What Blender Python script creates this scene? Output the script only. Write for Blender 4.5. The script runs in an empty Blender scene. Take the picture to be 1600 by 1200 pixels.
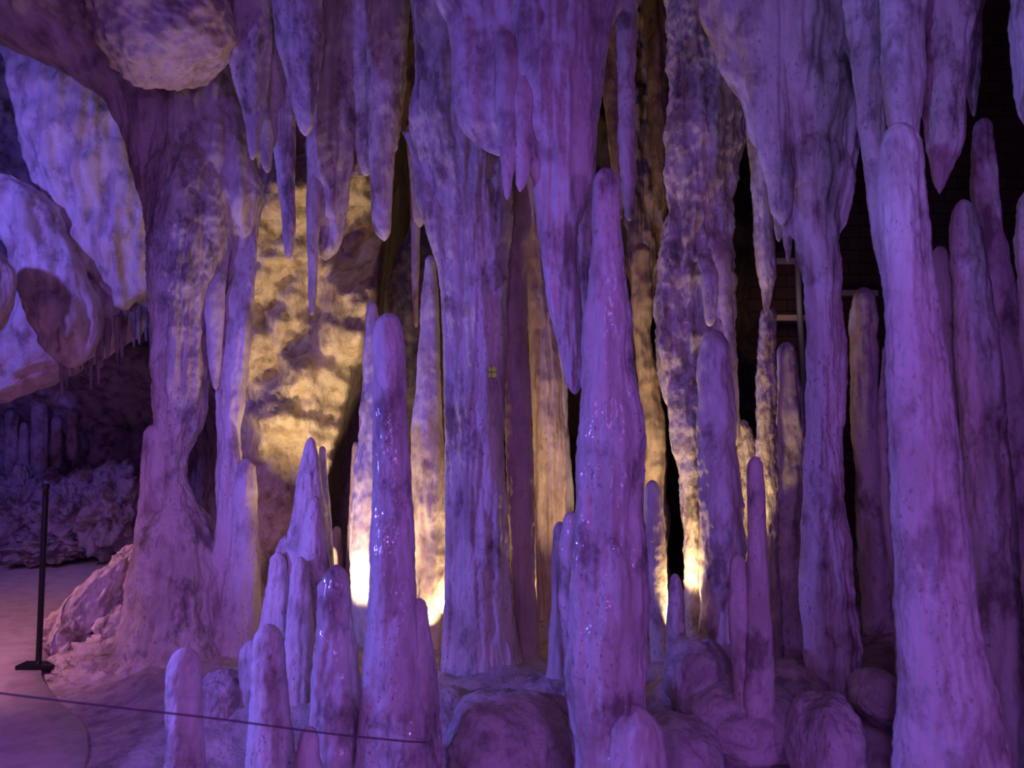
import bpy, math, random
import numpy as np
from mathutils import Vector
random.seed(7)
sc = bpy.context.scene
COL = sc.collection
# ---------------------------------------------------------------- camera
CAM_H, PITCH, F = 1.4, math.radians(4.0), 1200.0
cd = bpy.data.cameras.new('camera'); cam = bpy.data.objects.new('camera', cd); COL.objects.link(cam)
cam.location = (0, 0, CAM_H); cam.rotation_euler = (math.radians(90) + PITCH, 0, 0)
cd.sensor_width = 36; cd.lens = 36 * F / 1600; cd.clip_end = 60
cd.dof.use_dof = True; cd.dof.focus_distance = 4.6; cd.dof.aperture_fstop = 2.0
sc.camera = cam
def at(px, py, D):
    """point in the cave at distance D in front of the standpoint"""
    u = (np.asarray(px, float) - 800) / F; v = (600 - np.asarray(py, float)) / F
    dy = math.cos(PITCH) - v * math.sin(PITCH); dz = math.sin(PITCH) + v * math.cos(PITCH)
    t = D / dy
    return u * t, D + 0 * u, CAM_H + dz * t
def P(px, py, D):
    a = at(px, py, D); return Vector((float(a[0]), float(D), float(a[2])))
def py_of_z(z, D):
    k = (z - CAM_H) / D
    v = (k * math.cos(PITCH) - math.sin(PITCH)) / (math.cos(PITCH) + k * math.sin(PITCH))
    return 600 - v * F
# ---------------------------------------------------------------- world, exposure
w = bpy.data.worlds.new('cave_dark'); sc.world = w; w.use_nodes = True
w.node_tree.nodes['Background'].inputs[0].default_value = (0.25, 0.12, 0.6, 1)
w.node_tree.nodes['Background'].inputs[1].default_value = 0.006
sc.view_settings.view_transform = 'Standard'; sc.view_settings.look = 'None'
sc.view_settings.exposure = 0; sc.view_settings.gamma = 1; sc.view_settings.use_curve_mapping = False
sc.cycles.use_denoising = True; sc.cycles.sample_clamp_indirect = 3
sc.cycles.max_bounces = 4; sc.cycles.diffuse_bounces = 3
# ---------------------------------------------------------------- lights
def lamp(name, kind, loc, power, color, aim=None, cone=90, blend=.6, rad=.05):
    l = bpy.data.lights.new(name, kind); l.energy = power; l.color = color
    l.shadow_soft_size = rad
    o = bpy.data.objects.new(name, l); COL.objects.link(o); o.location = loc
    if kind == 'SPOT': l.spot_size = math.radians(cone); l.spot_blend = blend
    if aim is not None:
        o.rotation_euler = (Vector(aim) - Vector(loc)).to_track_quat('-Z', 'Y').to_euler()
    return o
PUR = (0.47, 0.155, 1.0); BLU = (0.17, 0.15, 1.0); WARM = (1.0, 0.66, 0.32)
lamp('violet_floodlight', 'SPOT', (1.7, -2.4, 1.0), 178, PUR, (0.7, 4.5, 1.9), 100, .5, .15)
lamp('violet_floodlight', 'SPOT', (-1.0, -2.4, 1.2), 112, PUR, (-1.4, 5, 2.2), 100, .5, .15)
lamp('violet_ground_fill', 'SPOT', (0.3, 0.2, 2.35), 80, (.47, .17, 1.0), (0.1, 4.6, -.1), 100, .7, .45)  # added fill, no lamp hangs here: soft violet to lift the ground
lamp('violet_ground_fill', 'SPOT', (-2.3, 1.2, 2.35), 95, (.52, .19, 1.0), (-2.5, 4.8, -.1), 75, .8, .3)  # another added fill, brightening the path and the left ground
lamp('blue_floodlight', 'SPOT', (-2.9, 2.5, 1.1), 205, BLU, (1.8, 3.5, 2.4), 120, .5, .06)
lamp('blue_curtain_fill', 'SPOT', (-1.6, -.6, 1.9), 190, (.26, .26, 1.0), (2.6, 4.0, 3.5), 32, .7, .1)  # added blue fill for the upper right curtain, not a lamp of the cave
lamp('blue_wall_floodlight', 'SPOT', (-4.9, 4.4, 3.3), 185, (.21, .145, 1.0), (-4.6, 7.6, 2.9), 110, .7, .08)
lamp('pink_path_lamp', 'SPOT', (-3.9, 3.4, 2.4), 190, (1.0, .40, .62), (-3.6, 5.4, 0), 80, .9, .1)
def spot_up(px, py, D, power, aim, cone=120, rad=.03):
    lamp('warm_uplight', 'SPOT', P(px, py, D), power, WARM, P(*aim), cone, .5, rad)
spot_up(530, 990, 4.62, 60, (575, 700, 5.0), 95)
spot_up(709, 965, 4.86, 26, (694, 500, 4.93), 110)
spot_up(668, 990, 4.72, 12, (688, 700, 4.85))
spot_up(872, 965, 4.72, 20, (838, 600, 5.1), 120)
spot_up(1056, 990, 4.42, 50, (1085, 700, 4.8), 80)
spot_up(392, 890, 5.7, 120, (540, 520, 6.9), 78)
spot_up(500, 930, 4.9, 10, (520, 700, 5.1), 60)
spot_up(1182, 905, 4.3, 14, (1180, 560, 4.75), 60)
spot_up(640, 900, 5.6, 60, (510, 420, 7.0), 64)
spot_up(1000, 930, 5.2, 22, (1010, 500, 6.0))
lamp('block_wall_fill', 'POINT', P(1236, 470, 8.9), 1.3, (1, .62, .42), rad=.1)  # small added source that brightens the block wall; no fitting stands here
# ---------------------------------------------------------------- materials
def rock_mat(name, light, mid, dark, stain=.5, bump=.5, rough=.62, stretch=.22, spec=.35, pits=1.0):
    m = bpy.data.materials.new(name); m.use_nodes = True
    nt = m.node_tree; N = nt.nodes; L = nt.links; b = N['Principled BSDF']
    geo = N.new('ShaderNodeNewGeometry')
    def mp(sx, sy, sz):
        q = N.new('ShaderNodeMapping'); q.inputs['Scale'].default_value = (sx, sy, sz)
        L.new(geo.outputs['Position'], q.inputs['Vector']); return q.outputs[0]
    def noise(vec, s, d=4, r=.55):
        q = N.new('ShaderNodeTexNoise'); q.inputs['Scale'].default_value = s
        q.inputs['Detail'].default_value = d; q.inputs['Roughness'].default_value = r
        L.new(vec, q.inputs['Vector']); return q.outputs['Fac']
    def ramp(fac, a, c):
        q = N.new('ShaderNodeMapRange'); q.inputs['From Min'].default_value = a; q.inputs['From Max'].default_value = c
        q.interpolation_type = 'SMOOTHSTEP'; L.new(fac, q.inputs['Value']); return q.outputs[0]
    def mix(f, a, c):
        q = N.new('ShaderNodeMix'); q.data_type = 'RGBA'; L.new(f, q.inputs[0])
        for v, s in ((a, q.inputs[6]), (c, q.inputs[7])):
            if isinstance(v, tuple): s.default_value = (*v, 1)
            else: L.new(v, s)
        return q.outputs[2]
    vs = mp(1, 1, stretch)
    streak = ramp(noise(vs, 9, 5), .42, .66)
    patch = ramp(noise(mp(1, 1, .6), 6, 6, .65), .49, .68)
    speck0 = ramp(noise(mp(1, 1, .45), 75, 4, .7), .56, .68); smask = ramp(noise(mp(1, 1, .5), 5, 3), .42, .6)
    sm = N.new('ShaderNodeMath'); sm.operation = 'MULTIPLY'; L.new(speck0, sm.inputs[0]); L.new(smask, sm.inputs[1]); speck = sm.outputs[0]
    ms = N.new('ShaderNodeMath'); ms.operation = 'MULTIPLY'; ms.inputs[1].default_value = stain; L.new(patch, ms.inputs[0])
    mk = N.new('ShaderNodeMath'); mk.operation = 'MULTIPLY'; mk.inputs[1].default_value = .8 * pits; L.new(speck, mk.inputs[0])
    c = mix(streak, light, mid); c = mix(ms.outputs[0], c, dark); c = mix(mk.outputs[0], c, dark)
    L.new(c, b.inputs['Base Color'])
    b.inputs['Roughness'].default_value = rough; b.inputs['Specular IOR Level'].default_value = spec
    fine = noise(mp(1, 1, .5), 70, 5, .7); mid_ = noise(mp(1, 1, .35), 22, 4, .6)
    ad = N.new('ShaderNodeMath'); ad.operation = 'MULTIPLY_ADD'; ad.inputs[1].default_value = .35
    L.new(fine, ad.inputs[0]); L.new(mid_, ad.inputs[2])
    bp = N.new('ShaderNodeBump'); bp.inputs['Strength'].default_value = bump; bp.inputs['Distance'].default_value = .02
    L.new(ad.outputs[0], bp.inputs['Height']); L.new(bp.outputs[0], b.inputs['Normal'])
    return m
def plain(name, col, rough=.5, metal=0.0):
    m = bpy.data.materials.new(name); m.use_nodes = True; N = m.node_tree.nodes; b = N['Principled BSDF']
    n = N.new('ShaderNodeTexNoise'); n.inputs['Scale'].default_value = 30
    r = N.new('ShaderNodeMix'); r.data_type = 'RGBA'
    r.inputs[6].default_value = (*[c * .8 for c in col], 1); r.inputs[7].default_value = (*col, 1)
    m.node_tree.links.new(n.outputs['Fac'], r.inputs[0]); m.node_tree.links.new(r.outputs[2], b.inputs['Base Color'])
    b.inputs['Roughness'].default_value = rough; b.inputs['Metallic'].default_value = metal
    return m
M = dict(
    calcite=rock_mat('pale_calcite', (.74, .68, .62), (.50, .42, .37), (.13, .085, .085), .8),
    smooth=rock_mat('smooth_calcite', (.78, .72, .68), (.60, .50, .46), (.20, .13, .13), .65, .3, .55),
    rough=rock_mat('rough_calcite', (.70, .62, .54), (.42, .34, .28), (.10, .07, .06), .8, .9, .75, .5),
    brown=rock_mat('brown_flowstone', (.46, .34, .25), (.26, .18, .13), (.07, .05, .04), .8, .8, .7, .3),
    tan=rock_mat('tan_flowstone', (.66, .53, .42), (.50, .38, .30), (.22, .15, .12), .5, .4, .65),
    wall=rock_mat('lumpy_cave_rock', (.74, .66, .54), (.54, .44, .34), (.15, .11, .08), .65, 1.0, .8, .8),
    dark=rock_mat('shade_dark_rock', (.10, .075, .06), (.06, .045, .035), (.015, .012, .01), .8, .9, .8, .6),  # near-black albedo standing in for the darkness of unlit depths
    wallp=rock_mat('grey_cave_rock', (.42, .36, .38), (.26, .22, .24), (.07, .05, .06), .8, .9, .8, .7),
    ground=rock_mat('dusty_cave_ground', (.66, .58, .56), (.46, .39, .38), (.14, .11, .11), .6, .8, .85, .9),
    path=rock_mat('worn_concrete', (.70, .60, .58), (.60, .51, .50), (.30, .24, .24), .35, .2, .8, 1, pits=.4),
)
M['wet'] = rock_mat('wet_glittering_calcite', (.74, .68, .64), (.52, .44, .40), (.14, .09, .09), .8, .5, .6)
def _wet(m):
    N = m.node_tree.nodes; L = m.node_tree.links; b = N['Principled BSDF']
    g = N.new('ShaderNodeNewGeometry'); v = N.new('ShaderNodeTexVoronoi'); v.inputs['Scale'].default_value = 240
    L.new(g.outputs['Position'], v.inputs['Vector'])
    nb = N.new('ShaderNodeBump'); nb.inputs['Strength'].default_value = 1; nb.inputs['Distance'].default_value = .004
    L.new(v.outputs['Color'], nb.inputs['Height']); L.new(nb.outputs[0], b.inputs['Coat Normal'])
    k = N.new('ShaderNodeTexNoise'); k.inputs['Scale'].default_value = 7; L.new(g.outputs['Position'], k.inputs['Vector'])
    r = N.new('ShaderNodeMapRange'); r.inputs['From Min'].default_value = .45; r.inputs['From Max'].default_value = .6
    L.new(k.outputs['Fac'], r.inputs['Value']); L.new(r.outputs[0], b.inputs['Coat Weight']); b.inputs['Coat Roughness'].default_value = .12
_wet(M['wet'])
M['black'] = plain('black_metal', (.012, .012, .014), .45, .3)
M['rope'] = plain('dark_cord', (.16, .11, .16), .8)
M['lime'] = plain('lime_green', (.60, 1.0, .01), .5)
M['wood'] = plain('timber_rail', (.55, .42, .34), .7)
M['pipe'] = plain('grey_pipe', (.30, .33, .36), .5)
# brick wall material
def brick():
    m = bpy.data.materials.new('block_wall'); m.use_nodes = True; N = m.node_tree.nodes; L = m.node_tree.links; b = N['Principled BSDF']
    g = N.new('ShaderNodeNewGeometry'); s = N.new('ShaderNodeSeparateXYZ'); c = N.new('ShaderNodeCombineXYZ')
    L.new(g.outputs['Position'], s.inputs[0]); L.new(s.outputs[0], c.inputs[0]); L.new(s.outputs[2], c.inputs[1])
    t = N.new('ShaderNodeTexBrick'); t.inputs['Scale'].default_value = 1.6; t.inputs['Mortar Size'].default_value = .012
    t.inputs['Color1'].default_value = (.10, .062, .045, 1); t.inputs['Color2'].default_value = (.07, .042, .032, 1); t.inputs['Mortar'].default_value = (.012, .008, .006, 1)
    L.new(c.outputs[0], t.inputs['Vector']); L.new(t.outputs['Color'], b.inputs['Base Color']); b.inputs['Roughness'].default_value = .9
    return m
M['brick'] = brick()
# ---------------------------------------------------------------- noise
_r = np.random.RandomState(11); _perm = _r.permutation(256); _perm = np.concatenate([_perm, _perm, _perm])
_g = _r.normal(size=(256, 3)); _g /= np.linalg.norm(_g, axis=1)[:, None]
def perlin(x, y, z):
    xi = np.floor(x).astype(int); yi = np.floor(y).astype(int); zi = np.floor(z).astype(int)
    xf, yf, zf = x - xi, y - yi, z - zi
    u, v, w_ = (t * t * t * (t * (t * 6 - 15) + 10) for t in (xf, yf, zf))
    xi &= 255; yi &= 255; zi &= 255
    def gr(a, b, c):
        h = _perm[_perm[_perm[(xi + a)] + ((yi + b) & 255)] + ((zi + c) & 255)]
        g = _g[h]; return g[..., 0] * (xf - a) + g[..., 1] * (yf - b) + g[..., 2] * (zf - c)
    l = lambda a, b, t: a + t * (b - a)
    return 1.5 * l(l(l(gr(0,0,0), gr(1,0,0), u), l(gr(0,1,0), gr(1,1,0), u), v), l(l(gr(0,0,1), gr(1,0,1), u), l(gr(0,1,1), gr(1,1,1), u), v), w_)
def fbm(x, y, z, o=3, g=.5):
    s = 0; a = 1.0
    for k in range(o):
        s = s + a * perlin(x * 2**k + 17 * k, y * 2**k - 9 * k, z * 2**k + 5 * k); a *= g
    return s
# ---------------------------------------------------------------- building helpers
def tag(o, label, cat, group=None, kind=None):
    if label: o['label'] = label
    if cat: o['category'] = cat
    if group: o['group'] = group
    if kind: o['kind'] = kind
    return o
def thing(name, label, cat, loc, group=None):
    o = bpy.data.objects.new(name, None); COL.objects.link(o); o.location = loc; o.empty_display_size = .1
    return tag(o, label, cat, group)
def mesh(name, co, faces, mat, parent=None, origin=None):
    if origin is None: origin = Vector((float(co[:, 0].mean()), float(co[:, 1].mean()), float(co[:, 2].min())))
    me = bpy.data.meshes.new(name)
    co = co - np.array(origin)
    me.vertices.add(len(co)); me.vertices.foreach_set('co', co.astype(np.float32).ravel())
    faces = [f for f in faces if len(f)]
    ni = sum(f.size for f in faces); nf = sum(len(f) for f in faces)
    me.loops.add(ni); me.loops.foreach_set('vertex_index', np.concatenate([f.ravel() for f in faces]).astype(np.int32))
    me.polygons.add(nf)
    tot = np.concatenate([np.full(len(f), f.shape[1]) for f in faces]); st = np.concatenate([[0], np.cumsum(tot)[:-1]])
    me.polygons.foreach_set('loop_start', st.astype(np.int32))
    me.polygons.foreach_set('use_smooth', np.ones(nf, bool))
    me.update(calc_edges=True); me.validate()
    me.materials.append(mat)
    o = bpy.data.objects.new(name, me); COL.objects.link(o)
    if parent is not None:
        o.parent = parent; o.location = Vector(origin) - parent.location
    else: o.location = origin
    return o
def pchip(x, xs, ys):
    xs = np.asarray(xs, float); ys = np.asarray(ys, float)
    h = np.diff(xs); d = np.diff(ys) / h
    m = np.zeros(len(xs)); m[0] = d[0]; m[-1] = d[-1]
    for i in range(1, len(xs) - 1):
        m[i] = 0 if d[i-1] * d[i] <= 0 else 2 * d[i-1] * d[i] / (d[i-1] + d[i])
    i = np.clip(np.searchsorted(xs, x) - 1, 0, len(xs) - 2); t = (x - xs[i]) / h[i]
    return ((2*t**3-3*t**2+1)*ys[i] + (t**3-2*t**2+t)*h[i]*m[i] + (-2*t**3+3*t**2)*ys[i+1] + (t**3-t**2)*h[i]*m[i+1])
def smooth(e0, e1, x): t = np.clip((x - e0) / (e1 - e0), 0, 1); return t * t * (3 - 2 * t)
BASES = []
def tube(name, prof, D, mat='calcite', cap='top', ratio=.9, flute=.022, ff=13, lump=.018, fine=.005, lf=5, parent=None, seed=0, sharp=1.0, ground=True, depth_max=9.0, wig=0.0, rt=0, rb=0):
    """a dripstone form with its own outline (rows: height, left, right), an elliptical section, flutes and lumps"""
    prof = sorted(prof)
    if cap in ('top', 'none') and ground:
        # carry the foot down into the ground with a little flare
        y1 = py_of_z(-0.12 if D > 3.6 else -.42, D); yl, Ll, Rl = prof[-1]
        if y1 > yl + 8:
            e = (Rl - Ll) * .10
            prof = prof + [(y1, Ll - e, Rl + e)]
    ys = [p[0] for p in prof]; y0, y1 = ys[0], ys[-1]
    n = max(24, int((y1 - y0) / 4)); t = np.linspace(0, 1, n)
    if cap == 'top': t = np.concatenate([np.linspace(0, 1, 14)[:-1]**2 * t[4], t[4:]])
    if cap == 'bottom': t = np.concatenate([t[:-4], 1 - (np.linspace(0, 1, 14)[:-1]**2 * (1 - t[-5]))[::-1]])
    if cap == 'both':
        t = .5 - .5 * np.cos(t * math.pi)
    py = y0 + t * (y1 - y0)
    L = pchip(py, ys, [p[1] for p in prof]); R = pchip(py, ys, [p[2] for p in prof])
    w_px = (R - L) / 2; c_px = (R + L) / 2
    k = np.ones_like(py)
    def capf(dist, ln): q = np.clip(dist / ln, 0, 1); return (1 - (1 - q)**2)**(.5 * sharp)
    if cap in ('top', 'both'):  k = k * capf(py - y0, max(8, w_px[np.searchsorted(py, y0 + 14) if y0 + 14 < y1 else -1] * 1.3 * sharp))
    if cap in ('bottom', 'both'): k = k * capf(y1 - py, max(8, w_px[np.searchsorted(py, y1 - 14) - 1] * 1.5 * sharp))
    w_px = w_px * k
    sx = D / F
    cx, _, z = at(c_px, py, D)
    xl, _, _ = at(c_px - w_px, py, D); w_ = cx - xl
    if cap in ('top', 'none') and ground: BASES.append((cx[-1], D, w_[-1]))
    seg = int(np.clip(np.max(w_px) * 2.0, 36, 260))
    th = np.linspace(0, 2 * math.pi, seg, endpoint=False)
    C, S = np.cos(th)[None], np.sin(th)[None]
    back = 0.0
    if rt: sr_ = smooth(y0, y0 + rt, py); w_ = w_ * (.7 + .3 * sr_); back = (.14 * (1 - sr_))[:, None]
    dep = np.minimum(w_ * ratio, depth_max)[:, None]
    if rt: dep = dep * (.06 + .94 * smooth(y0, y0 + rt, py))[:, None]
    if rb: dep = dep * (.12 + .88 * smooth(y1, y1 - rb, py))[:, None]
    X = cx[:, None] + w_[:, None] * C; Y = D + back - dep * S; Z = np.repeat(z[:, None], seg, 1)
    amp = (w_ / (w_ + .03))[:, None]
    fl = flute * fbm(X * ff + seed, Y * ff, Z * ff * .11 + seed * 1.7, 3, .6)
    lp = lump * fbm(X * lf - seed, Y * lf, Z * lf * .8, 3, .55)
    fn = fine * fbm(X * 45, Y * 45 + seed, Z * 28, 2, .6)
    side = .45 + .55 * np.abs(S)
    d = (fl * side + lp * side + fn) * amp
    d = np.clip(d, -.55 * w_[:, None], .55 * w_[:, None])
    nx = C / np.sqrt(C**2 + (S / max(ratio, .3))**2); ny = -(S / max(ratio, .3)) / np.sqrt(C**2 + (S / max(ratio, .3))**2)
    X = X + nx * d; Y = Y + ny * d; Z = Z + 0.4 * lump * perlin(X * 7, Y * 7, Z * 7 + seed) * amp
    co = np.stack([X, Y, Z], -1).reshape(-1, 3); nr = len(py)
    a = (np.arange(nr - 1)[:, None] * seg + np.arange(seg)[None]); b = (np.arange(nr - 1)[:, None] * seg + (np.arange(seg)[None] + 1) % seg)
    quads = np.stack([a, a + seg, b + seg, b], -1).reshape(-1, 4)
    co = np.vstack([co, [cx[0], Y[0].mean(), z[0]], [cx[-1], D, z[-1]]]); m0 = nr * seg
    i = np.arange(seg)
    t1 = np.stack([np.full(seg, m0), i, (i + 1) % seg], -1); t2 = np.stack([np.full(seg, m0 + 1), (nr - 1) * seg + (i + 1) % seg, (nr - 1) * seg + i], -1)
    return mesh(name, co, [quads, np.vstack([t1, t2])], M[mat], parent)
def blob(name, px, py, D, wpx, hpx, dep, mat='ground', rot=0.0, seed=0, amp=.2, f=1.6, parent=None, fine=.03, nu=90):
    """a rounded boulder: width and height as seen, depth in metres"""
    c = P(px, py, D); a = wpx / 2 * D / F; h = hpx / 2 * D / F
    u = np.linspace(0, math.pi, nu); v = np.linspace(0, 2 * math.pi, nu * 2, endpoint=False)
    X = np.sin(u)[:, None] * np.cos(v)[None]; Y = np.sin(u)[:, None] * np.sin(v)[None]; Z = np.repeat(np.cos(u)[:, None], len(v), 1)
    r = 1 + amp * fbm(X * f + seed, Y * f + seed * 2, Z * f, 4, .5) + fine * fbm(X * 9, Y * 9 + seed, Z * 9, 3, .6)
    X, Y, Z = X * r * a, Y * r * dep, Z * r * h
    cr, sr = math.cos(rot), math.sin(rot); X, Z = X * cr - Z * sr, X * sr + Z * cr
    co = np.stack([X + c.x, Y + c.y, Z + c.z], -1).reshape(-1, 3); seg = len(v)
    A = (np.arange(nu - 1)[:, None] * seg + np.arange(seg)[None]); B = (np.arange(nu - 1)[:, None] * seg + (np.arange(seg)[None] + 1) % seg)
    return mesh(name, co, [np.stack([A, A + seg, B + seg, B], -1).reshape(-1, 4)], M[mat], parent)
def grid(name, X, Y, Z, mat, parent=None):
    nr, nc = X.shape; co = np.stack([X, Y, Z], -1).reshape(-1, 3)
    a = np.arange(nr - 1)[:, None] * nc + np.arange(nc - 1)[None]
    return mesh(name, co, [np.stack([a, a + 1, a + nc + 1, a + nc], -1).reshape(-1, 4)], M[mat], parent)
def box(name, c, s, mat, parent=None, bev=.003):
    import bmesh
    bm = bmesh.new(); bmesh.ops.create_cube(bm, size=1)
    bmesh.ops.scale(bm, vec=s, verts=bm.verts)
    if bev: bmesh.ops.bevel(bm, geom=bm.edges[:], offset=bev, segments=2, affect='EDGES')
    me = bpy.data.meshes.new(name); bm.to_mesh(me); bm.free(); me.materials.append(M[mat])
    o = bpy.data.objects.new(name, me); COL.objects.link(o)
    if parent is not None: o.parent = parent; o.location = Vector(c) - parent.location
    else: o.location = c
    return o
def cable(name, pts, r, mat, parent=None, seg=10):
    p = np.array([list(q) for q in pts], float); tl = np.linspace(0, len(p) - 1, len(p) * 6)
    q = np.stack([pchip(tl, np.arange(len(p)), p[:, k]) for k in range(3)], -1)
    T = np.gradient(q, axis=0); T /= np.linalg.norm(T, axis=1)[:, None]
    up = np.array([0, 0, 1.0]) if abs(T[0, 2]) < .8 else np.array([0, 1.0, 0]); A = np.cross(T, up); A /= np.linalg.norm(A, axis=1)[:, None]; B = np.cross(T, A)
    th = np.linspace(0, 2 * math.pi, seg, endpoint=False)
    co = q[:, None] + r * (np.cos(th)[None, :, None] * A[:, None] + np.sin(th)[None, :, None] * B[:, None]); nr = len(q)
    a = (np.arange(nr - 1)[:, None] * seg + np.arange(seg)[None]); b = (np.arange(nr - 1)[:, None] * seg + (np.arange(seg)[None] + 1) % seg)
    co = np.vstack([co.reshape(-1, 3), q[0], q[-1]]); i = np.arange(seg); m0 = nr * seg
    t1 = np.stack([np.full(seg, m0), i, (i + 1) % seg], -1); t2 = np.stack([np.full(seg, m0 + 1), (nr - 1) * seg + (i + 1) % seg, (nr - 1) * seg + i], -1)
    return mesh(name, co, [np.stack([a, b, b + seg, a + seg], -1).reshape(-1, 4), np.vstack([t1, t2])], M[mat], parent)
# ---------------------------------------------------------------- cave shell
# rock wall behind the left half: a lumpy relief with recesses
u = np.arange(-260, 760, 5.0); v = np.arange(-330, 1010, 5.0); U, V = np.meshgrid(u, v)
Dw = 8.4 + 0 * U
Dw = Dw - 1.5 * smooth(270, 400, U) * (1 - smooth(590, 640, U + .25 * (V - 400)))
Dw = Dw + 0.9 * smooth(150, 0, V) * smooth(380, 420, U)
Dw = Dw + 1.6 * smooth(600, 640, U)
Dw = Dw + 1.0 * smooth(560, 700, V) * smooth(420, 300, U)
x0, _, z0 = at(U, V, Dw)
lum = smooth(300, 420, U)
Dw = Dw - (.20 + .30 * lum) * fbm(x0 * 1.5, z0 * 1.5 + 3, x0 * 0 + 1.3, 2, .5) - (.10 + .03 * lum) * fbm(x0 * 3.6, z0 * 3.6, x0 * 0 + 7, 4, .55)
x0, y0, z0 = at(U, V, Dw)
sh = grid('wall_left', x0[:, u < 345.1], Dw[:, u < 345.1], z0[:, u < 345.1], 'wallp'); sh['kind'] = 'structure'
sh = grid('wall_back', x0[:, u > 339.9], Dw[:, u > 339.9], z0[:, u > 339.9], 'wall'); sh['kind'] = 'structure'
# rock further back in the middle, its colour blackened to give the unlit depth
u = np.arange(700, 1215, 6.0); v = np.arange(-330, 1010, 6.0); U, V = np.meshgrid(u, v)
Dd = 8.3 + 1.2 * smooth(1060, 1180, U) - .8 * np.exp(-((U - 1020) / 60)**2)
x0, _, z0 = at(U, V, Dd); Dd = Dd - .35 * fbm(x0 * 1.6, z0 * 1.1, x0 * 0 + 4, 4, .6)
x0, y0, z0 = at(U, V, Dd)
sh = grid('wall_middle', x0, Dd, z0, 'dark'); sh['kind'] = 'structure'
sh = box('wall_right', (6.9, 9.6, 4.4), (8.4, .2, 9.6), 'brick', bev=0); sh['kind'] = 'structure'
# ceiling
x = np.linspace(-8, 9, 220); y = np.linspace(-1.5, 11, 160); X, Y = np.meshgrid(x, y)
Z = 2.35 + .64 * np.maximum(Y, .6) - .25 * np.abs(fbm(X * .9, Y * .9, X * 0 + 2, 4, .55))
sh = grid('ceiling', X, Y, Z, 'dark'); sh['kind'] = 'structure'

# ---------------------------------------------------------------- left: great column
A = thing('cave_column', 'massive two-legged column on the left whose top flares into the ceiling', 'column', P(300, 1030, 4.9))
tube('upper_trunk', [(-230,-260,520),(-60,-190,400),(0,-120,372),(60,-15,366),(100,75,364),(130,130,368),(165,172,378),(240,203,400),(310,222,412),(380,231,404),(440,234,398),(500,242,394),(530,246,388)], 4.95, 'smooth', 'bottom', ratio=.5, depth_max=.42, flute=.05, ff=7, lump=.035, parent=A, seed=1, rb=230)
tube('main_leg', [(20,150,345),(200,212,350),(330,229,352),(430,236,345),(500,241,327),(560,240,328),(620,242,322),(660,243,315),(700,242,298),(740,240,290),(780,233,303),(815,226,325),(850,216,335),(900,207,345),(960,198,355),(1000,188,372),(1035,160,390)], 4.79, 'calcite', 'none', ratio=1.0, flute=.03, lump=.03, fine=.01, parent=A, seed=2, rt=400)
tube('slender_leg', [(300,345,398),(430,345,397),(500,350,394),(560,343,390),(620,339,384),(680,339,376),(740,337,380),(800,336,400),(860,333,402),(920,330,406),(980,320,408),(1030,310,402)], 4.8, 'smooth', 'none', ratio=.7, flute=.03, lump=.02, parent=A, seed=3, rt=240)
tube('hanging_tip', [(340,322,356),(440,319,352),(500,322,350),(560,326,348),(610,332,345)], 4.75, 'smooth', 'bottom', flute=.015, parent=A, seed=4, rt=130)
tube('side_stump', [(664,222,256),(720,221,262),(800,216,262),(900,205,270),(980,195,280),(1030,170,290)], 4.7, 'smooth', 'top', ratio=.6, flute=.02, parent=A, seed=5)
tube('knee', [(716,372,398),(780,366,400),(860,360,404),(960,340,409),(1020,330,412)], 4.72, 'smooth', 'top', flute=.02, parent=A, seed=6)
blob('foot_ridge', 262, 1068, 4.75, 330, 120, .35, 'rough', rot=-.22, seed=7, amp=.16, f=2.4, fine=.05, parent=A)
o = blob('ceiling_boss', 252, 30, 4.1, 225, 205, .35, 'tan', seed=5, amp=.14, f=1.3)
tag(o, 'smooth brownish rounded boss bulging from the ceiling above the great left column', 'rock boss')

# left wall draperies
tube_ = lambda name, label, cat, *a, group=None, **k: tag(tube(name, *a, **k), label, cat, group)
DR = 'flowstone folds on the left wall'
tube_('flowstone_drapery', 'broad blue-violet fold slanting down the left wall from the ceiling', 'drapery', [(-60,-60,40),(60,-10,110),(120,15,165),(200,34,205),(270,48,225),(330,80,240),(400,120,246),(450,150,242),(485,172,218)], 6.9, 'smooth', 'bottom', ratio=.5, depth_max=.5, flute=.10, ff=3.2, lump=.08, lf=2.5, seed=11, group=DR)
tube_('flowstone_drapery', 'rounded violet fold on the left wall below the black hollow', 'drapery', [(273,-30,48),(320,-20,85),(380,10,112),(440,30,135),(500,50,160),(545,70,150),(575,90,135)], 6.7, 'smooth', 'both', ratio=.6, flute=.08, ff=3.5, lump=.06, seed=12, group=DR)
tube_('flowstone_drapery', 'pale violet lobe cut by the left edge of the picture', 'drapery', [(385,-60,8),(430,-60,27),(470,-60,24),(530,-60,-5)], 6.1, 'smooth', 'both', ratio=.6, flute=.05, ff=4, seed=13, group=DR)
tube_('flowstone_drapery', 'wide fringed fold at mid height on the left wall', 'drapery', [(380,30,250),(440,20,248),(490,-20,240),(540,-40,190),(590,-80,110),(640,-90,20)], 7.2, 'smooth', 'both', ratio=.5, depth_max=.6, flute=.12, ff=3, lump=.09, lf=2.6, seed=14, group=DR)
for i in range(17):
    q = i / 16; px = 98 + 146 * q + random.uniform(-4, 4); yb = 575 - 85 * q + random.uniform(-6, 6); ln = random.uniform(22, 60)
    tube_('small_stalactite', 'short dark stalactite in the fringe under the folds of the left wall', 'stalactite', [(yb - 30, px - 6, px + 6), (yb, px - 4, px + 4), (yb + ln, px - 1, px + 2)], 6.95, 'wallp', 'bottom', flute=.01, seed=20 + i, group='fringe stalactites on the left wall')
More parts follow.
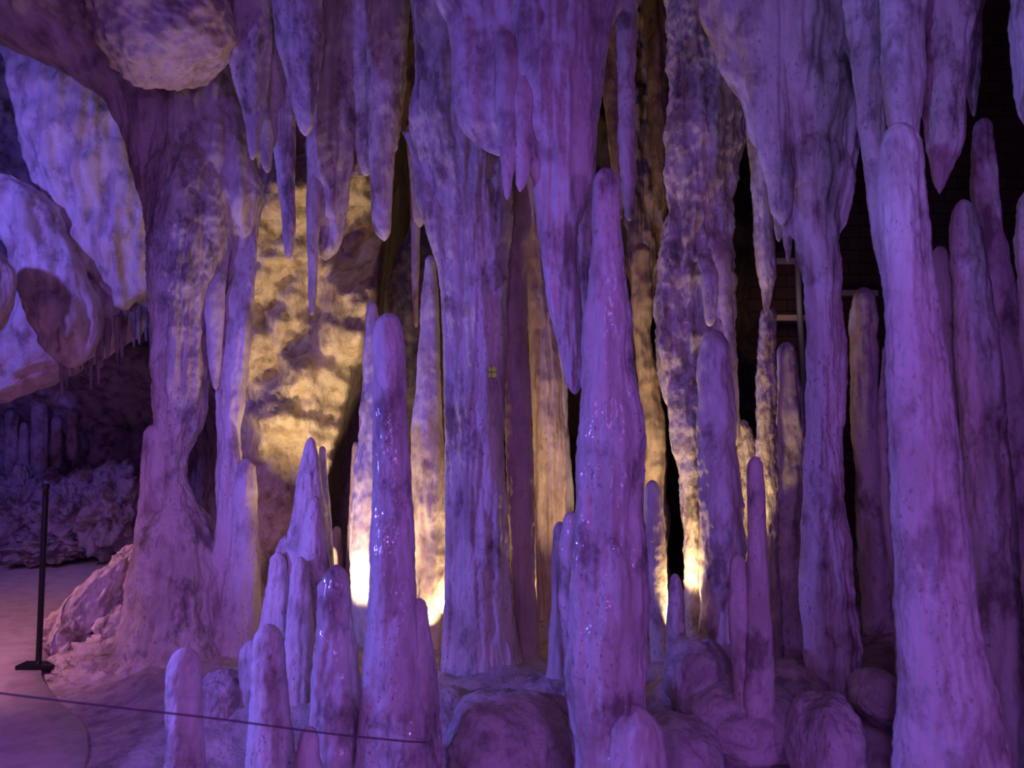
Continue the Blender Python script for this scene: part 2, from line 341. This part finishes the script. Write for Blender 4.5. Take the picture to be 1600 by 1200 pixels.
for i, (px, yt, yb, ww) in enumerate([(18, 640, 742, 9), (38, 660, 740, 7), (62, 625, 745, 11), (88, 650, 735, 8), (112, 640, 720, 7)]):
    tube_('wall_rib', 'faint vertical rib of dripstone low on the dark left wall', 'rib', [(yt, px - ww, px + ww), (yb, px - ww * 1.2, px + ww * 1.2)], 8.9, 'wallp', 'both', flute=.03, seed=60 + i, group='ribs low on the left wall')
# rubble at the foot of the left wall
for i, (px, py, wp, hp, lab) in enumerate([
    (38, 800, 120, 125, 'rounded dark boulder behind the thin black post'), (118, 800, 110, 120, 'lumpy dark boulder right of the thin black post'),
    (185, 795, 90, 130, 'dark boulder in shade beside the great left column'), (-20, 850, 100, 70, 'low boulder at the left edge beside the path'), (75, 852, 110, 50, 'low rubble block where the path meets the wall')]):
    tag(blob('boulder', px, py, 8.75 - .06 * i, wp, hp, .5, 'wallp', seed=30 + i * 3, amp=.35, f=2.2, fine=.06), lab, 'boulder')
tag(blob('boulder', 150, 955, 5.0, 78, 165, .28, 'calcite', rot=-.6, seed=44, amp=.24, f=1.3, fine=.02), 'tilted pale boulder leaning on the foot of the great left column', 'boulder')
tag(blob('boulder', 193, 905, 5.15, 60, 105, .22, 'calcite', rot=-.3, seed=47, amp=.25, f=1.3, fine=.02), 'smaller boulder wedged above the tilted pale boulder', 'boulder')
tag(blob('boulder', 183, 985, 4.85, 55, 80, .16, 'calcite', rot=-.5, seed=49, amp=.28, f=1.8, fine=.04), 'small dark-hollowed rock beneath the tilted pale boulder', 'boulder')
tag(blob('boulder', 98, 985, 5.1, 60, 62, .16, 'tan', rot=-.5, seed=52, amp=.22, f=1.8), 'low tan rock beside the foot of the black post', 'boulder')

# ---------------------------------------------------------------- stalactites, top left
T_ = lambda label, *a, **k: tube_('stalactite', label, 'stalactite', *a, **k)
T_('thick blue-violet stalactite nearest the great left column', [(-210,325,440),(0,343,426),(60,352,424),(110,362,420),(160,374,414),(200,384,407),(235,388,403),(250,391,398)], 4.3, cap='bottom', flute=.03, seed=70)
T_('short stalactite with a pale tip behind the thick one by the left column', [(-210,385,425),(0,392,428),(150,398,430),(220,405,427),(270,412,422)], 4.6, 'rough', cap='bottom', seed=71)
T_('plump violet stalactite ending in a rounded pale rim', [(-210,415,520),(0,424,506),(70,434,503),(120,446,500),(165,456,496),(195,464,490),(213,470,486)], 4.2, cap='bottom', flute=.03, seed=72)
T_('long narrow stalactite reaching down before the warm lit wall', [(-210,400,470),(0,412,462),(120,420,462),(200,424,462),(280,432,462),(340,440,462),(385,445,459),(405,448,455)], 4.45, cap='bottom', flute=.022, lump=.022, seed=73)
B = thing('drip_curtain', 'dusky violet hanging curtain with several tips before the warm lit wall', 'curtain', P(560, -200, 4.9))
tube('curtain_body', [(-230,470,660),(0,492,640),(90,498,636),(180,490,628),(240,484,622),(275,480,614)], 4.9, 'calcite', 'bottom', ratio=.35, flute=.045, ff=8, parent=B, seed=74, rb=150, depth_max=.28, sharp=.6)
tube('broad_tip', [(-230,480,575),(0,488,566),(120,484,560),(220,480,556),(300,479,546),(350,480,540),(390,486,528),(407,500,518)], 4.8, 'calcite', 'bottom', ratio=.6, flute=.03, parent=B, seed=75)
tube('needle_tip', [(150,482,505),(330,479,500),(400,480,497),(450,482,495),(493,484,491)], 4.7, 'calcite', 'bottom', parent=B, seed=76, rt=200, flute=.012)
tube('middle_tip', [(-230,530,600),(0,538,594),(150,548,590),(230,556,586),(275,564,579)], 4.82, 'calcite', 'bottom', parent=B, seed=77)
tube('right_tip', [(-230,565,660),(0,572,642),(120,572,630),(220,576,620),(280,578,614),(330,581,611),(360,586,609),(377,595,606)], 4.75, 'calcite', 'bottom', parent=B, seed=78, flute=.02)
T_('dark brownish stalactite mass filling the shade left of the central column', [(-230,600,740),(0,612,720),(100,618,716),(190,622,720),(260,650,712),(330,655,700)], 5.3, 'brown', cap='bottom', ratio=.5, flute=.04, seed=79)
T_('knobbly brown stalactite before the dark recess', [(200,635,690),(300,642,672),(340,645,666),(355,650,662)], 5.15, 'tan', cap='bottom', seed=80)
T_('thin tan stalactite hanging down the dark recess', [(180,638,662),(330,641,658),(400,642,656),(470,644,654),(512,647,653)], 5.35, 'tan', cap='bottom', flute=.01, seed=81)
# rock column coloured near black to give the recess its shade
tube_('flowstone_column', 'near-black rock column painting the shade of the recess behind the blunt violet stalagmite', 'column', [(300,652,690),(365,636,700),(400,618,705),(440,607,705),(480,600,705),(560,602,705),(650,612,705),(900,620,705)], 6.2, 'dark', 'none', ratio=.6, seed=82)

# ---------------------------------------------------------------- central column
Cc = thing('cave_column', 'tall fluted central column with small lime squares on it', 'column', P(755, 1065, 4.4))
tube('trunk', [(-230,600,850),(0,640,830),(120,650,815),(190,640,805),(240,655,800),(300,672,800),(360,684,798),(430,691,793),(520,695,790),(620,698,790),(720,699,790),(820,700,792),(900,697,797),(980,693,806),(1065,688,826)], 4.5, 'calcite', 'none', ratio=.75, flute=.03, ff=11, lump=.02, fine=.007, parent=Cc, seed=90)
tube('left_rib', [(190,618,660),(250,640,680),(300,646,690),(350,662,700),(430,685,708),(560,692,712),(760,695,716),(900,694,716),(1040,688,712)], 4.46, 'calcite', 'none', ratio=.9, flute=.02, lump=.02, parent=Cc, seed=91, rt=150)
tube('right_rib', [(250,785,830),(330,788,832),(430,788,824),(560,786,826),(700,790,832),(850,796,836),(1000,800,842),(1060,800,850)], 4.62, 'tan', 'top', ratio=.8, flute=.02, lump=.015, parent=Cc, seed=92, rt=120)
# four small lime green squares
mk = thing('lime_squares', 'tiny lime green four-square mark on the central column', 'marker', P(768, 582, 4.1))
MARK = mk
# ---------------------------------------------------------------- front curtain
E = thing('drip_curtain', 'big violet hanging curtain at the top centre ending in one long stalactite', 'curtain', P(830, -200, 3.6))
tube('curtain_body', [(-230,650,1010),(0,683,976),(30,697,962),(60,705,952),(120,708,938),(180,712,932),(215,724,927),(232,738,922),(243,752,915),(250,775,905)], 3.6, 'smooth', 'bottom', ratio=.35, depth_max=.32, flute=.035, ff=9, lump=.03, parent=E, seed=95, rb=50, sharp=.5)
tube('long_tip', [(-230,800,985),(0,800,962),(60,802,948),(120,806,938),(200,815,931),(260,826,926),(310,834,917),(360,838,903),(420,845,906),(480,858,910),(520,868,912),(570,878,912),(600,884,911),(616,890,906)], 3.5, 'smooth', 'bottom', ratio=.6, flute=.03, parent=E, seed=96)
tube('short_tip', [(-100,770,815),(180,777,810),(250,783,806),(290,786,800),(312,789,796)], 3.45, 'smooth', 'bottom', parent=E, seed=97, rt=260, flute=.01)
tube('short_tip', [(-100,795,840),(180,798,832),(250,802,830),(280,805,824),(300,809,816)], 3.45, 'smooth', 'bottom', parent=E, seed=98, rt=260, flute=.01)
T_('slim stalactite tucked between the long central stalactite and the tall blue stalagmite', [(-230,905,985),(0,908,958),(150,903,940),(250,900,932),(330,895,926),(400,903,924),(470,908,920),(497,911,918)], 3.9, cap='bottom', flute=.02, seed=99)

# stalactites in the brown gap
T_('knobbly violet stalactite alone in the brown gap right of centre', [(-230,955,1000),(0,962,996),(80,964,994),(160,966,992),(240,967,993),(310,972,992),(345,978,990)], 4.2, cap='bottom', flute=.01, lump=.02, fine=.01, seed=100)
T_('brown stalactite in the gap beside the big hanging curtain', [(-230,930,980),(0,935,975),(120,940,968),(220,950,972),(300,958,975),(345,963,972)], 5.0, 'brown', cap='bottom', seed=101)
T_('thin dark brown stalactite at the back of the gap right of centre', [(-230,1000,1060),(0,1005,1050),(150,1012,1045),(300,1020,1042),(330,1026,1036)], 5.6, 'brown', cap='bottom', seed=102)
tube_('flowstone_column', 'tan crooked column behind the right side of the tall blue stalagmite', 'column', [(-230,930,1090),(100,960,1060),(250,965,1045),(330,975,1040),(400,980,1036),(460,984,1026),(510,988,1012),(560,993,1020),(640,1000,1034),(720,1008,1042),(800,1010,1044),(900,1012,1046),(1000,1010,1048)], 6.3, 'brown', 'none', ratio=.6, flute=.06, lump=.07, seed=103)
tube_('flowstone_column', 'slender tan column seen between the tall blue stalagmite and the warm lit one', 'column', [(380,986,1016),(450,985,1018),(520,990,1016),(600,996,1030),(700,1004,1040),(850,1008,1042),(980,1006,1048)], 5.6, 'tan', 'top', ratio=.8, flute=.02, lump=.04, seed=104)
# back columns between centre and tall blue stalagmite
tube_('flowstone_column', 'mottled brown column directly right of the central column', 'column', [(-200,780,900),(300,812,850),(400,820,850),(480,824,862),(560,826,874),(640,830,880),(720,833,884),(800,835,884),(880,838,880),(960,842,880)], 5.6, 'tan', 'none', ratio=.8, flute=.03, seed=105)
tube_('flowstone_column', 'bright yellow-lit narrow column behind the mottled brown one', 'column', [(-200,830,930),(380,840,872),(480,856,878),(560,864,884),(700,868,890),(790,870,896),(860,868,890),(960,860,885)], 6.2, 'calcite', 'none', ratio=.8, flute=.03, seed=106)

# ---------------------------------------------------------------- stalagmites
S_ = lambda label, *a, **k: tube_('stalagmite', label, 'stalagmite', *a, **k)
Fm = thing('stalagmite', 'tallest blue-violet stalagmite just right of centre, reaching past the hanging curtain', 'stalagmite', P(950, 1200, 3.1))
tube('spire', [(262,928,966),(320,925,970),(370,924,973),(430,922,978),(500,916,986),(560,914,990),(620,910,998),(680,906,1006),(740,903,1008),(800,900,1007),(880,892,1010),(960,884,1011),(1040,883,1008),(1120,890,1006),(1200,898,1008)], 3.1, 'wet', 'top', ratio=.85, flute=.026, ff=12, lump=.026, lf=4, parent=Fm, seed=110, wig=1)
tube('side_shoulder', [(800,880,925),(850,874,925),(930,873,920),(990,877,920),(1060,882,925),(1140,890,930),(1200,897,935)], 3.16, 'wet', 'top', ratio=.8, flute=.02, lump=.025, sharp=.5, parent=Fm, seed=111)
tube('foot', [(1100,960,1015),(1140,955,1032),(1200,950,1042)], 3.0, 'smooth', 'top', ratio=.8, parent=Fm, seed=112)
S_('dark slim stalagmite hugging the left flank of the tallest blue one', [(815,866,884),(880,862,885),(960,860,885),(1040,855,890),(1080,850,890)], 4.0, seed=113)
Gm = thing('stalagmite', 'blunt round-topped violet stalagmite left of the central column', 'stalagmite', P(620, 1200, 3.1))
tube('spire', [(489,586,629),(540,583,632),(600,583,634),(680,582,638),(760,581,643),(840,579,648),(900,577,650),(960,574,652),(1020,571,660),(1100,562,672),(1200,554,684)], 3.1, 'wet', 'top', ratio=.9, flute=.012, lump=.014, parent=Gm, seed=115)
tube('side_shoulder', [(934,642,668),(980,630,671),(1040,620,682),(1120,610,688),(1200,600,694)], 3.12, 'calcite', 'top', ratio=.8, flute=.012, parent=Gm, seed=116)
S_('brightly warm-lit slim stalagmite behind the blunt round-topped one', [(470,574,589),(520,570,596),(600,565,606),(680,560,612),(760,552,618),(850,546,622),(930,546,626),(1000,548,630)], 5.0, 'smooth', cap='top', flute=.02, seed=117)
S_('small dark stalagmite low beside the warm-lit slim one', [(690,550,562),(760,546,566),(860,542,570),(1000,540,575)], 5.4, 'tan', cap='top', seed=1175)
S_('tapering stalagmite between the blunt one and the central column', [(398,664,681),(440,660,683),(500,656,686),(560,652,688),(620,648,690),(680,643,692),(760,643,696),(850,645,697),(930,650,695),(1000,655,695)], 4.9, 'smooth', cap='top', ratio=.85, flute=.018, seed=118)
J = thing('stalagmite_cluster', 'cluster of fused violet stalagmites left of the blunt round-topped one', 'stalagmite cluster', P(460, 1085, 4.2))
tube('main_spire', [(683,480,491),(720,470,499),(760,463,504),(800,459,512),(850,450,516),(920,440,520),(1000,430,520),(1090,420,520)], 4.3, 'calcite', 'top', flute=.02, parent=J, seed=120)
tube('thin_spire', [(697,498,509),(760,500,514),(850,498,520),(950,490,522),(1080,480,522)], 4.36, 'smooth', 'top', flute=.012, parent=J, seed=121)
tube('blunt_spire', [(775,484,501),(820,475,508),(900,462,515),(1000,455,515),(1090,450,515)], 4.15, 'calcite', 'top', parent=J, seed=122)
tube('left_spire', [(862,424,444),(900,418,450),(960,409,456),(1030,401,460),(1090,398,465)], 4.2, 'calcite', 'top', parent=J, seed=123)
tube('front_spire', [(870,456,482),(920,450,486),(990,446,490),(1090,436,492)], 4.0, 'smooth', 'top', flute=.02, parent=J, seed=124)
tube('shoulder', [(836,434,462),(900,425,470),(1000,415,480),(1090,410,490)], 4.3, 'calcite', 'top', parent=J, seed=125)
S_('tiny bright-lit stalagmite peeping between the fused cluster and the blunt one', [(852,512,527),(900,510,531),(980,508,534)], 5.1, 'smooth', seed=126)
S_('small brown stalagmite behind the tiny bright one', [(822,520,532),(880,518,536),(980,516,540)], 5.5, 'tan', seed=127)
Km = thing('stalagmite', 'pale blue rounded stalagmite in the foreground below the fused cluster', 'stalagmite', P(525, 1200, 3.2))
tube('spire', [(882,512,540),(910,503,545),(960,497,551),(1020,491,558),(1080,487,566),(1140,484,572),(1200,482,578)], 3.2, 'wet', 'top', flute=.02, lump=.018, parent=Km, seed=128)
tube('shoulder', [(905,496,520),(960,495,525),(1100,487,530),(1200,480,540)], 3.2, 'smooth', 'top', parent=Km, seed=129)
tube('low_nub', [(1134,470,498),(1170,463,500),(1200,460,505)], 3.0, 'smooth', 'top', parent=Km, seed=130)
S_('dark stubby stalagmite nearest the path in the lower left', [(1012,265,311),(1060,262,315),(1130,260,316),(1200,258,318)], 2.9, ratio=.9, flute=.01, lump=.012, seed=131)
S_('dim round-topped stalagmite between the path stub and the pale blue one', [(975,398,440),(1020,394,444),(1090,392,450),(1200,388,460)], 3.2, flute=.012, lump=.015, seed=132)
S_('low dim stump before the dim round-topped stalagmite', [(1000,376,410),(1060,370,415),(1140,360,430)], 3.9, 'ground', flute=.02, lump=.04, seed=133)
S_('short warm-edged stalagmite right of the tallest blue one', [(750,1008,1031),(800,1005,1036),(860,1007,1040),(940,1010,1043),(1035,1016,1044)], 4.5, flute=.01, seed=134)
S_('small violet stalagmite between the warm-edged one and the round mound', [(896,1046,1063),(940,1043,1068),(1000,1042,1070),(1060,1040,1072)], 4.2, flute=.01, seed=135)
# ---------------------------------------------------------------- right: drapery column
U_ = thing('drapery_column', 'ragged drapery column right of the brown gap, warm-lit down its left edge', 'column', P(1085, 1005, 4.8))
tube('upper_drapery', [(-230,1010,1260),(0,1040,1215),(80,1045,1190),(150,1044,1172),(200,1042,1163),(260,1042,1152),(320,1041,1142),(400,1034,1141),(460,1029,1144),(520,1024,1148),(570,1028,1148),(620,1038,1146),(680,1048,1150)], 4.8, 'rough', 'bottom', ratio=.5, depth_max=.3, flute=.06, ff=8, lump=.05, fine=.012, parent=U_, seed=140, rb=160)
tube('lower_leg', [(500,1032,1110),(560,1034,1120),(620,1040,1125),(700,1055,1120),(780,1064,1110),(860,1069,1105),(940,1070,1104),(1005,1072,1106)], 4.75, 'rough', 'none', ratio=.8, flute=.035, lump=.04, fine=.01, parent=U_, seed=141, rt=140)
tube('right_strand', [(300,1110,1142),(420,1112,1143),(560,1120,1150),(650,1125,1156),(700,1130,1158)], 4.72, 'calcite', 'bottom', flute=.02, parent=U_, seed=142, rt=120)
tube('hanging_tip', [(380,1096,1124),(450,1098,1122),(510,1102,1116)], 4.5, 'calcite', 'bottom', parent=U_, seed=143, rt=60)
S_('stout round-topped stalagmite standing before the ragged drapery column', [(515,1097,1136),(560,1091,1141),(620,1089,1145),(700,1090,1152),(780,1092,1160),(860,1094,1166),(930,1095,1164),(1000,1090,1165)], 4.35, ratio=.85, flute=.02, lump=.03, lf=7, seed=144)
V_ = thing('thin_column', 'thin wavy column joining a stalactite and a warm-edged stalagmite', 'column', P(1190, 950, 4.6))
tube('hanging_part', [(-100,1140,1230),(100,1158,1215),(180,1166,1205),(260,1171,1203),(340,1177,1208),(400,1182,1211),(440,1187,1210),(475,1192,1204),(492,1195,1200)], 4.6, 'calcite', 'bottom', flute=.015, lump=.025, fine=.008, parent=V_, seed=145)
tube('standing_part', [(478,1190,1212),(540,1186,1212),(600,1183,1213),(680,1182,1212),(760,1180,1214),(850,1184,1216),(950,1180,1220)], 4.65, 'rough', 'top', flute=.015, lump=.025, fine=.012, parent=V_, seed=146)
S_('rough spotted stump glowing between the stout stalagmite and the thin blue one', [(655,1153,1168),(720,1152,1185),(800,1152,1190),(900,1150,1195),(980,1150,1200)], 4.9, 'rough', flute=.02, lump=.05, fine=.015, seed=147)
T_('small pointed stalactite beside the right-hand column', [(100,1205,1248),(250,1213,1243),(330,1219,1240),(380,1224,1238),(411,1229,1235)], 4.25, cap='bottom', flute=.012, seed=148)
T_('tiny dark stalactite behind the small pointed one', [(250,1196,1225),(340,1208,1226),(378,1213,1221)], 4.5, cap='bottom', flute=.01, seed=149)
Wm = thing('stalagmite', 'thin blue twin-tipped stalagmite standing low on the right', 'stalagmite', P(1185, 1130, 3.5))
tube('tall_spire', [(713,1169,1192),(760,1167,1195),(850,1167,1198),(940,1167,1203),(1020,1165,1208),(1080,1163,1212),(1133,1164,1214)], 3.5, 'calcite', 'both', flute=.012, lump=.014, parent=Wm, seed=150)
tube('short_spire', [(866,1141,1164),(920,1139,1172),(980,1139,1180),(1040,1143,1188),(1100,1150,1198),(1150,1155,1205)], 3.55, 'smooth', 'top', flute=.012, parent=Wm, seed=151, ground=False)
S_('dim bulbous stalagmite left of the right-hand column', [(535,1214,1242),(580,1212,1249),(650,1211,1254),(710,1208,1260),(760,1202,1265),(850,1202,1268),(940,1206,1270),(1010,1205,1275)], 4.8, flute=.02, lump=.03, lf=7, seed=152)
Y_ = thing('cave_column', 'slender full-height column on the right merging into the pale curtain', 'column', P(1300, 1075, 4.2))
tube('trunk', [(-230,1235,1405),(0,1235,1374),(120,1222,1362),(220,1210,1337),(290,1222,1326),(350,1236,1314),(400,1247,1311),(460,1257,1313),(520,1262,1317),(580,1263,1320),(640,1262,1318),(700,1259,1316),(770,1256,1318),(850,1253,1325),(920,1252,1334),(1000,1256,1346),(1075,1256,1350)], 4.12, 'calcite', 'none', ratio=.7, flute=.025, lump=.025, lf=6, parent=Y_, seed=153, depth_max=.3)
II = thing('drip_curtain', 'pale blue-grey fluted curtain hanging from the ceiling at upper right', 'curtain', P(1270, -200, 4.1))
tube('curtain_body', [(-230,1050,1440),(0,1085,1385),(70,1110,1378),(120,1135,1372),(170,1160,1362),(210,1172,1348),(250,1190,1338),(300,1208,1328),(350,1222,1322),(385,1236,1300)], 4.1, 'smooth', 'bottom', ratio=.4, depth_max=.3, flute=.05, ff=9, lump=.03, parent=II, seed=154, rb=160, sharp=.6)
tube('side_fold', [(-230,1160,1260),(0,1140,1240),(100,1160,1235),(200,1180,1240),(280,1196,1243),(330,1204,1240),(352,1212,1232)], 4.0, 'smooth', 'bottom', ratio=.6, flute=.03, parent=II, seed=155, rt=100)
tube('edge_tip', [(60,1326,1384),(140,1330,1372),(200,1338,1362),(236,1346,1356)], 4.0, 'smooth', 'bottom', ratio=.7, flute=.02, parent=II, seed=156, rt=90)
T_('narrow violet stalactite beside the upper left of the largest right-hand stalagmite', [(-100,1310,1400),(100,1330,1392),(200,1345,1385),(300,1354,1388),(370,1362,1388),(410,1370,1388),(436,1376,1386)], 3.5, cap='bottom', flute=.015, seed=157)
T_('smooth purple stalactite hanging over the largest right-hand stalagmite', [(-200,1365,1460),(0,1376,1446),(80,1380,1442),(150,1384,1440),(205,1392,1436),(240,1405,1425)], 3.3, 'smooth', cap='bottom', flute=.012, seed=158)
G2 = thing('stalactite', 'thick blue stalactite with a side spike in the upper right corner', 'stalactite', P(1485, -200, 3.4))
tube('main_body', [(-200,1415,1560),(0,1432,1535),(70,1438,1520),(140,1442,1508),(190,1446,1505),(230,1450,1500),(262,1455,1488),(290,1460,1477),(303,1464,1472)], 3.4, 'calcite', 'bottom', flute=.02, parent=G2, seed=160)
tube('side_spike', [(-200,1490,1560),(0,1498,1534),(60,1502,1533),(120,1506,1531),(160,1513,1527),(183,1519,1524)], 3.45, 'calcite', 'bottom', flute=.012, parent=G2, seed=161)
# ---------------------------------------------------------------- right: stalagmites
BBm = thing('stalagmite', 'largest smooth violet stalagmite filling the right side', 'stalagmite', P(1480, 1200, 2.9))
tube('spire', [(192,1380,1430),(250,1375,1440),(330,1377,1448),(400,1382,1454),(470,1386,1463),(560,1388,1474),(650,1390,1486),(760,1394,1500),(860,1398,1510),(940,1402,1520),(1000,1407,1530),(1050,1411,1542),(1100,1411,1555),(1150,1407,1563),(1200,1402,1573)], 2.9, 'smooth', 'top', ratio=.85, flute=.016, lump=.016, parent=BBm, seed=165)
tube('left_flank', [(540,1378,1392),(600,1376,1400),(680,1374,1405),(760,1380,1410),(850,1388,1415),(950,1398,1425),(1040,1404,1440)], 3.2, 'calcite', 'top', ratio=.9, parent=BBm, seed=166)
S_('blue-grey stalagmite mostly hidden behind the largest right-hand one', [(384,1458,1478),(440,1456,1490),(520,1460,1500),(700,1460,1510),(900,1460,1530)], 3.5, seed=167)
S_('round-topped violet stalagmite right of the largest one', [(311,1489,1521),(360,1488,1529),(430,1489,1540),(500,1494,1551),(560,1497,1561),(640,1500,1568),(740,1506,1578),(840,1515,1590),(940,1520,1602),(1060,1530,1620),(1200,1540,1640)], 3.3, flute=.015, lump=.022, seed=168)
S_('tall narrow blue stalagmite near the right edge', [(184,1524,1549),(230,1520,1554),(290,1520,1558),(340,1526,1564),(400,1530,1574),(470,1538,1590),(560,1545,1600),(700,1550,1612),(900,1560,1630)], 3.8, flute=.018, lump=.022, seed=169)
S_('violet stalagmite cut by the right edge of the picture', [(290,1594,1640),(350,1591,1650),(500,1598,1665),(700,1610,1680)], 2.9, seed=170)
T_('bluish stalactite cut by the right edge of the picture', [(-200,1570,1700),(0,1585,1680),(60,1587,1670),(130,1592,1660),(200,1599,1640)], 3.0, cap='bottom', seed=171)
S_('dim dark-violet stalagmite in the gap left of the largest right-hand one', [(448,1335,1362),(500,1329,1368),(580,1328,1370),(660,1330,1374),(740,1336,1380),(820,1340,1388),(900,1344,1396),(1005,1350,1405)], 5.1, flute=.02, lump=.03, seed=172)
# ---------------------------------------------------------------- mounds
for (px, py, D, wp, hp, dp, s, lab) in [
    (1092, 1062, 3.95, 104, 128, .24, 3, 'rounded low mound in front of the warm uplight at lower right'),
    (1160, 1120, 3.75, 190, 120, .35, 8, 'spread mound under the thin blue twin-tipped stalagmite'),
    (1290, 1165, 3.3, 110, 160, .22, 12, 'rounded boulder at the bottom edge left of the largest right-hand stalagmite'),
    (1372, 1085, 3.7, 80, 76, .18, 15, 'small pale lump between the slender right column and the largest stalagmite'),
    (790, 1170, 3.7, 210, 170, .35, 18, 'broad bumpy mound below the central column'),
    (870, 1110, 4.0, 130, 110, .25, 21, 'low mound between the central column and the tallest blue stalagmite'),
    (1230, 1085, 4.1, 130, 90, .3, 24, 'shaded lump at the foot of the slender right column'),
    (345, 1100, 3.9, 80, 100, .16, 27, 'dark rounded lump between the path stub and the dim stalagmite'),
    (700, 1130, 3.9, 110, 100, .25, 29, 'shadowed lump beside the foot of the blunt stalagmite'),
    (1060, 1180, 3.5, 130, 120, .25, 31, 'dim lump at the bottom right of the tallest blue stalagmite')]:
    tag(blob('rock_mound', px, py, D, wp, hp, dp, 'ground', seed=s, amp=.12, f=1.5, fine=.01), lab, 'rock mound')
# ---------------------------------------------------------------- ground and path
def path_edge(y):   # where the concrete path ends, walking away from the camera
    return pchip(np.clip(y, 2.0, 10), [2.0, 3.3, 3.7, 4.2, 4.7, 5.4, 6.5, 8.0, 10], [-1.7, -1.80, -1.98, -2.42, -2.80, -3.05, -3.35, -3.7, -4])
x = np.linspace(-7, 8, 420); y = np.linspace(.4, 10.5, 330); X, Y = np.meshgrid(x, y)
Z = .03 + .06 * fbm(X * 1.3, Y * 1.3, X * 0 + 3, 4, .55) + .018 * fbm(X * 9, Y * 9, X * 0 + 1, 3, .6)
Z = Z - .35 * smooth(3.9, 3.0, Y) * smooth(-1.7, -.9, X)
bump = 0 * X
for (bx, by, bw) in BASES:
    r = max(.08, bw * 1.2); d2 = ((X - bx)**2 + (Y - by)**2)
    bump = np.maximum(bump, .10 * np.exp(-d2 / (2 * r * r)))
Z = Z + bump
Z = Z * smooth(0.0, .6, X - path_edge(Y)) - .004
Z = np.where(X < path_edge(Y) - .05, -.06, Z)
g = grid('floor', X, Y, Z, 'ground'); g['kind'] = 'structure'
y = np.linspace(.2, 10.2, 130); s = np.linspace(0, 1, 30); YY, SS = np.meshgrid(y, s, indexing='ij')
xe = path_edge(YY); XX = xe + (-7.5 - xe) * SS; ZZ = .022 + .006 * fbm(XX * .8, YY * .8, XX * 0, 2) + 0.32 * smooth(5.5, 9, YY) * 0
ZZ[:, 0] = -.05; XX[:, 1] = XX[:, 0] - .012
pth = grid('floor_path', XX, YY, ZZ, 'path'); pth['kind'] = 'structure'
# barrier post
pb = P(60, 1041, 4.72)
po = thing('barrier_post', 'thin black metal post on a flat foot at the left', 'post', (pb.x, pb.y, .02))
cable('pole', [(pb.x, pb.y, .03), (pb.x, pb.y, .55), (pb.x, pb.y, 1.10)], .017, 'black', po, 16)
box('foot_plate', (pb.x, pb.y, .035), (.215, .11, .026), 'black', po)
cable('pole_cap', [(pb.x, pb.y, 1.09), (pb.x, pb.y, 1.105), (pb.x, pb.y, 1.12)], .021, 'black', po, 16)
# barrier cord
c = cable('barrier_rope', [P(-300, 1040, 2.2), P(0, 1083, 2.4), P(180, 1105, 2.5), P(330, 1122, 2.6), P(520, 1147, 2.72), P(620, 1157, 2.82), P(668, 1160, 2.98)], .0032, 'rope')
tag(c, 'thin dark barrier cord strung low across the lower left foreground', 'cord')
# lime squares on the trunk
fy = 4.5 - .75 * (92 / 2 * 4.5 / F) * 1.0
dg = None
bpy.context.view_layer.update()
def hit(px, py, D0=1.0):
    d = (P(px, py, 10) - cam.location).normalized()
    ok, loc, nor, idx, ob, mt = sc.ray_cast(bpy.context.evaluated_depsgraph_get(), cam.location, d)
    return loc, nor
c0, n0 = hit(768, 582)
MARK.location = c0
for (a, b) in ((-1, 1), (1, 1), (-1, -1), (1, -1)):
    q = box('square', Vector((c0.x + a * .0155, c0.y - .018, c0.z + b * .0165)), (.026, .014, .027), 'lime', MARK, .002)
    q.rotation_euler = (0, .12 * a * b, 0)
# block wall fittings
for k, (px, py, D, L_) in enumerate([(1236, 408, 9.3, .62), (1236, 497, 9.3, .62), (1333, 458, 9.3, .6)]):
    p = P(px, py, D); tag(box('wall_batten', p, (L_, .05, .07), 'wood', bev=.006), ['upper timber batten on the block wall behind the thin wavy column', 'lower timber batten on the block wall behind the thin wavy column', 'short timber batten on the block wall beside the dim dark-violet stalagmite'][k], 'batten')
tag(cable('wall_pipe', [P(1245, 370, 9.25), P(1249, 480, 9.25), P(1255, 590, 9.25), P(1260, 900, 9.25)], .035, 'pipe'), 'grey vertical pipe against the block wall behind the right column', 'pipe')
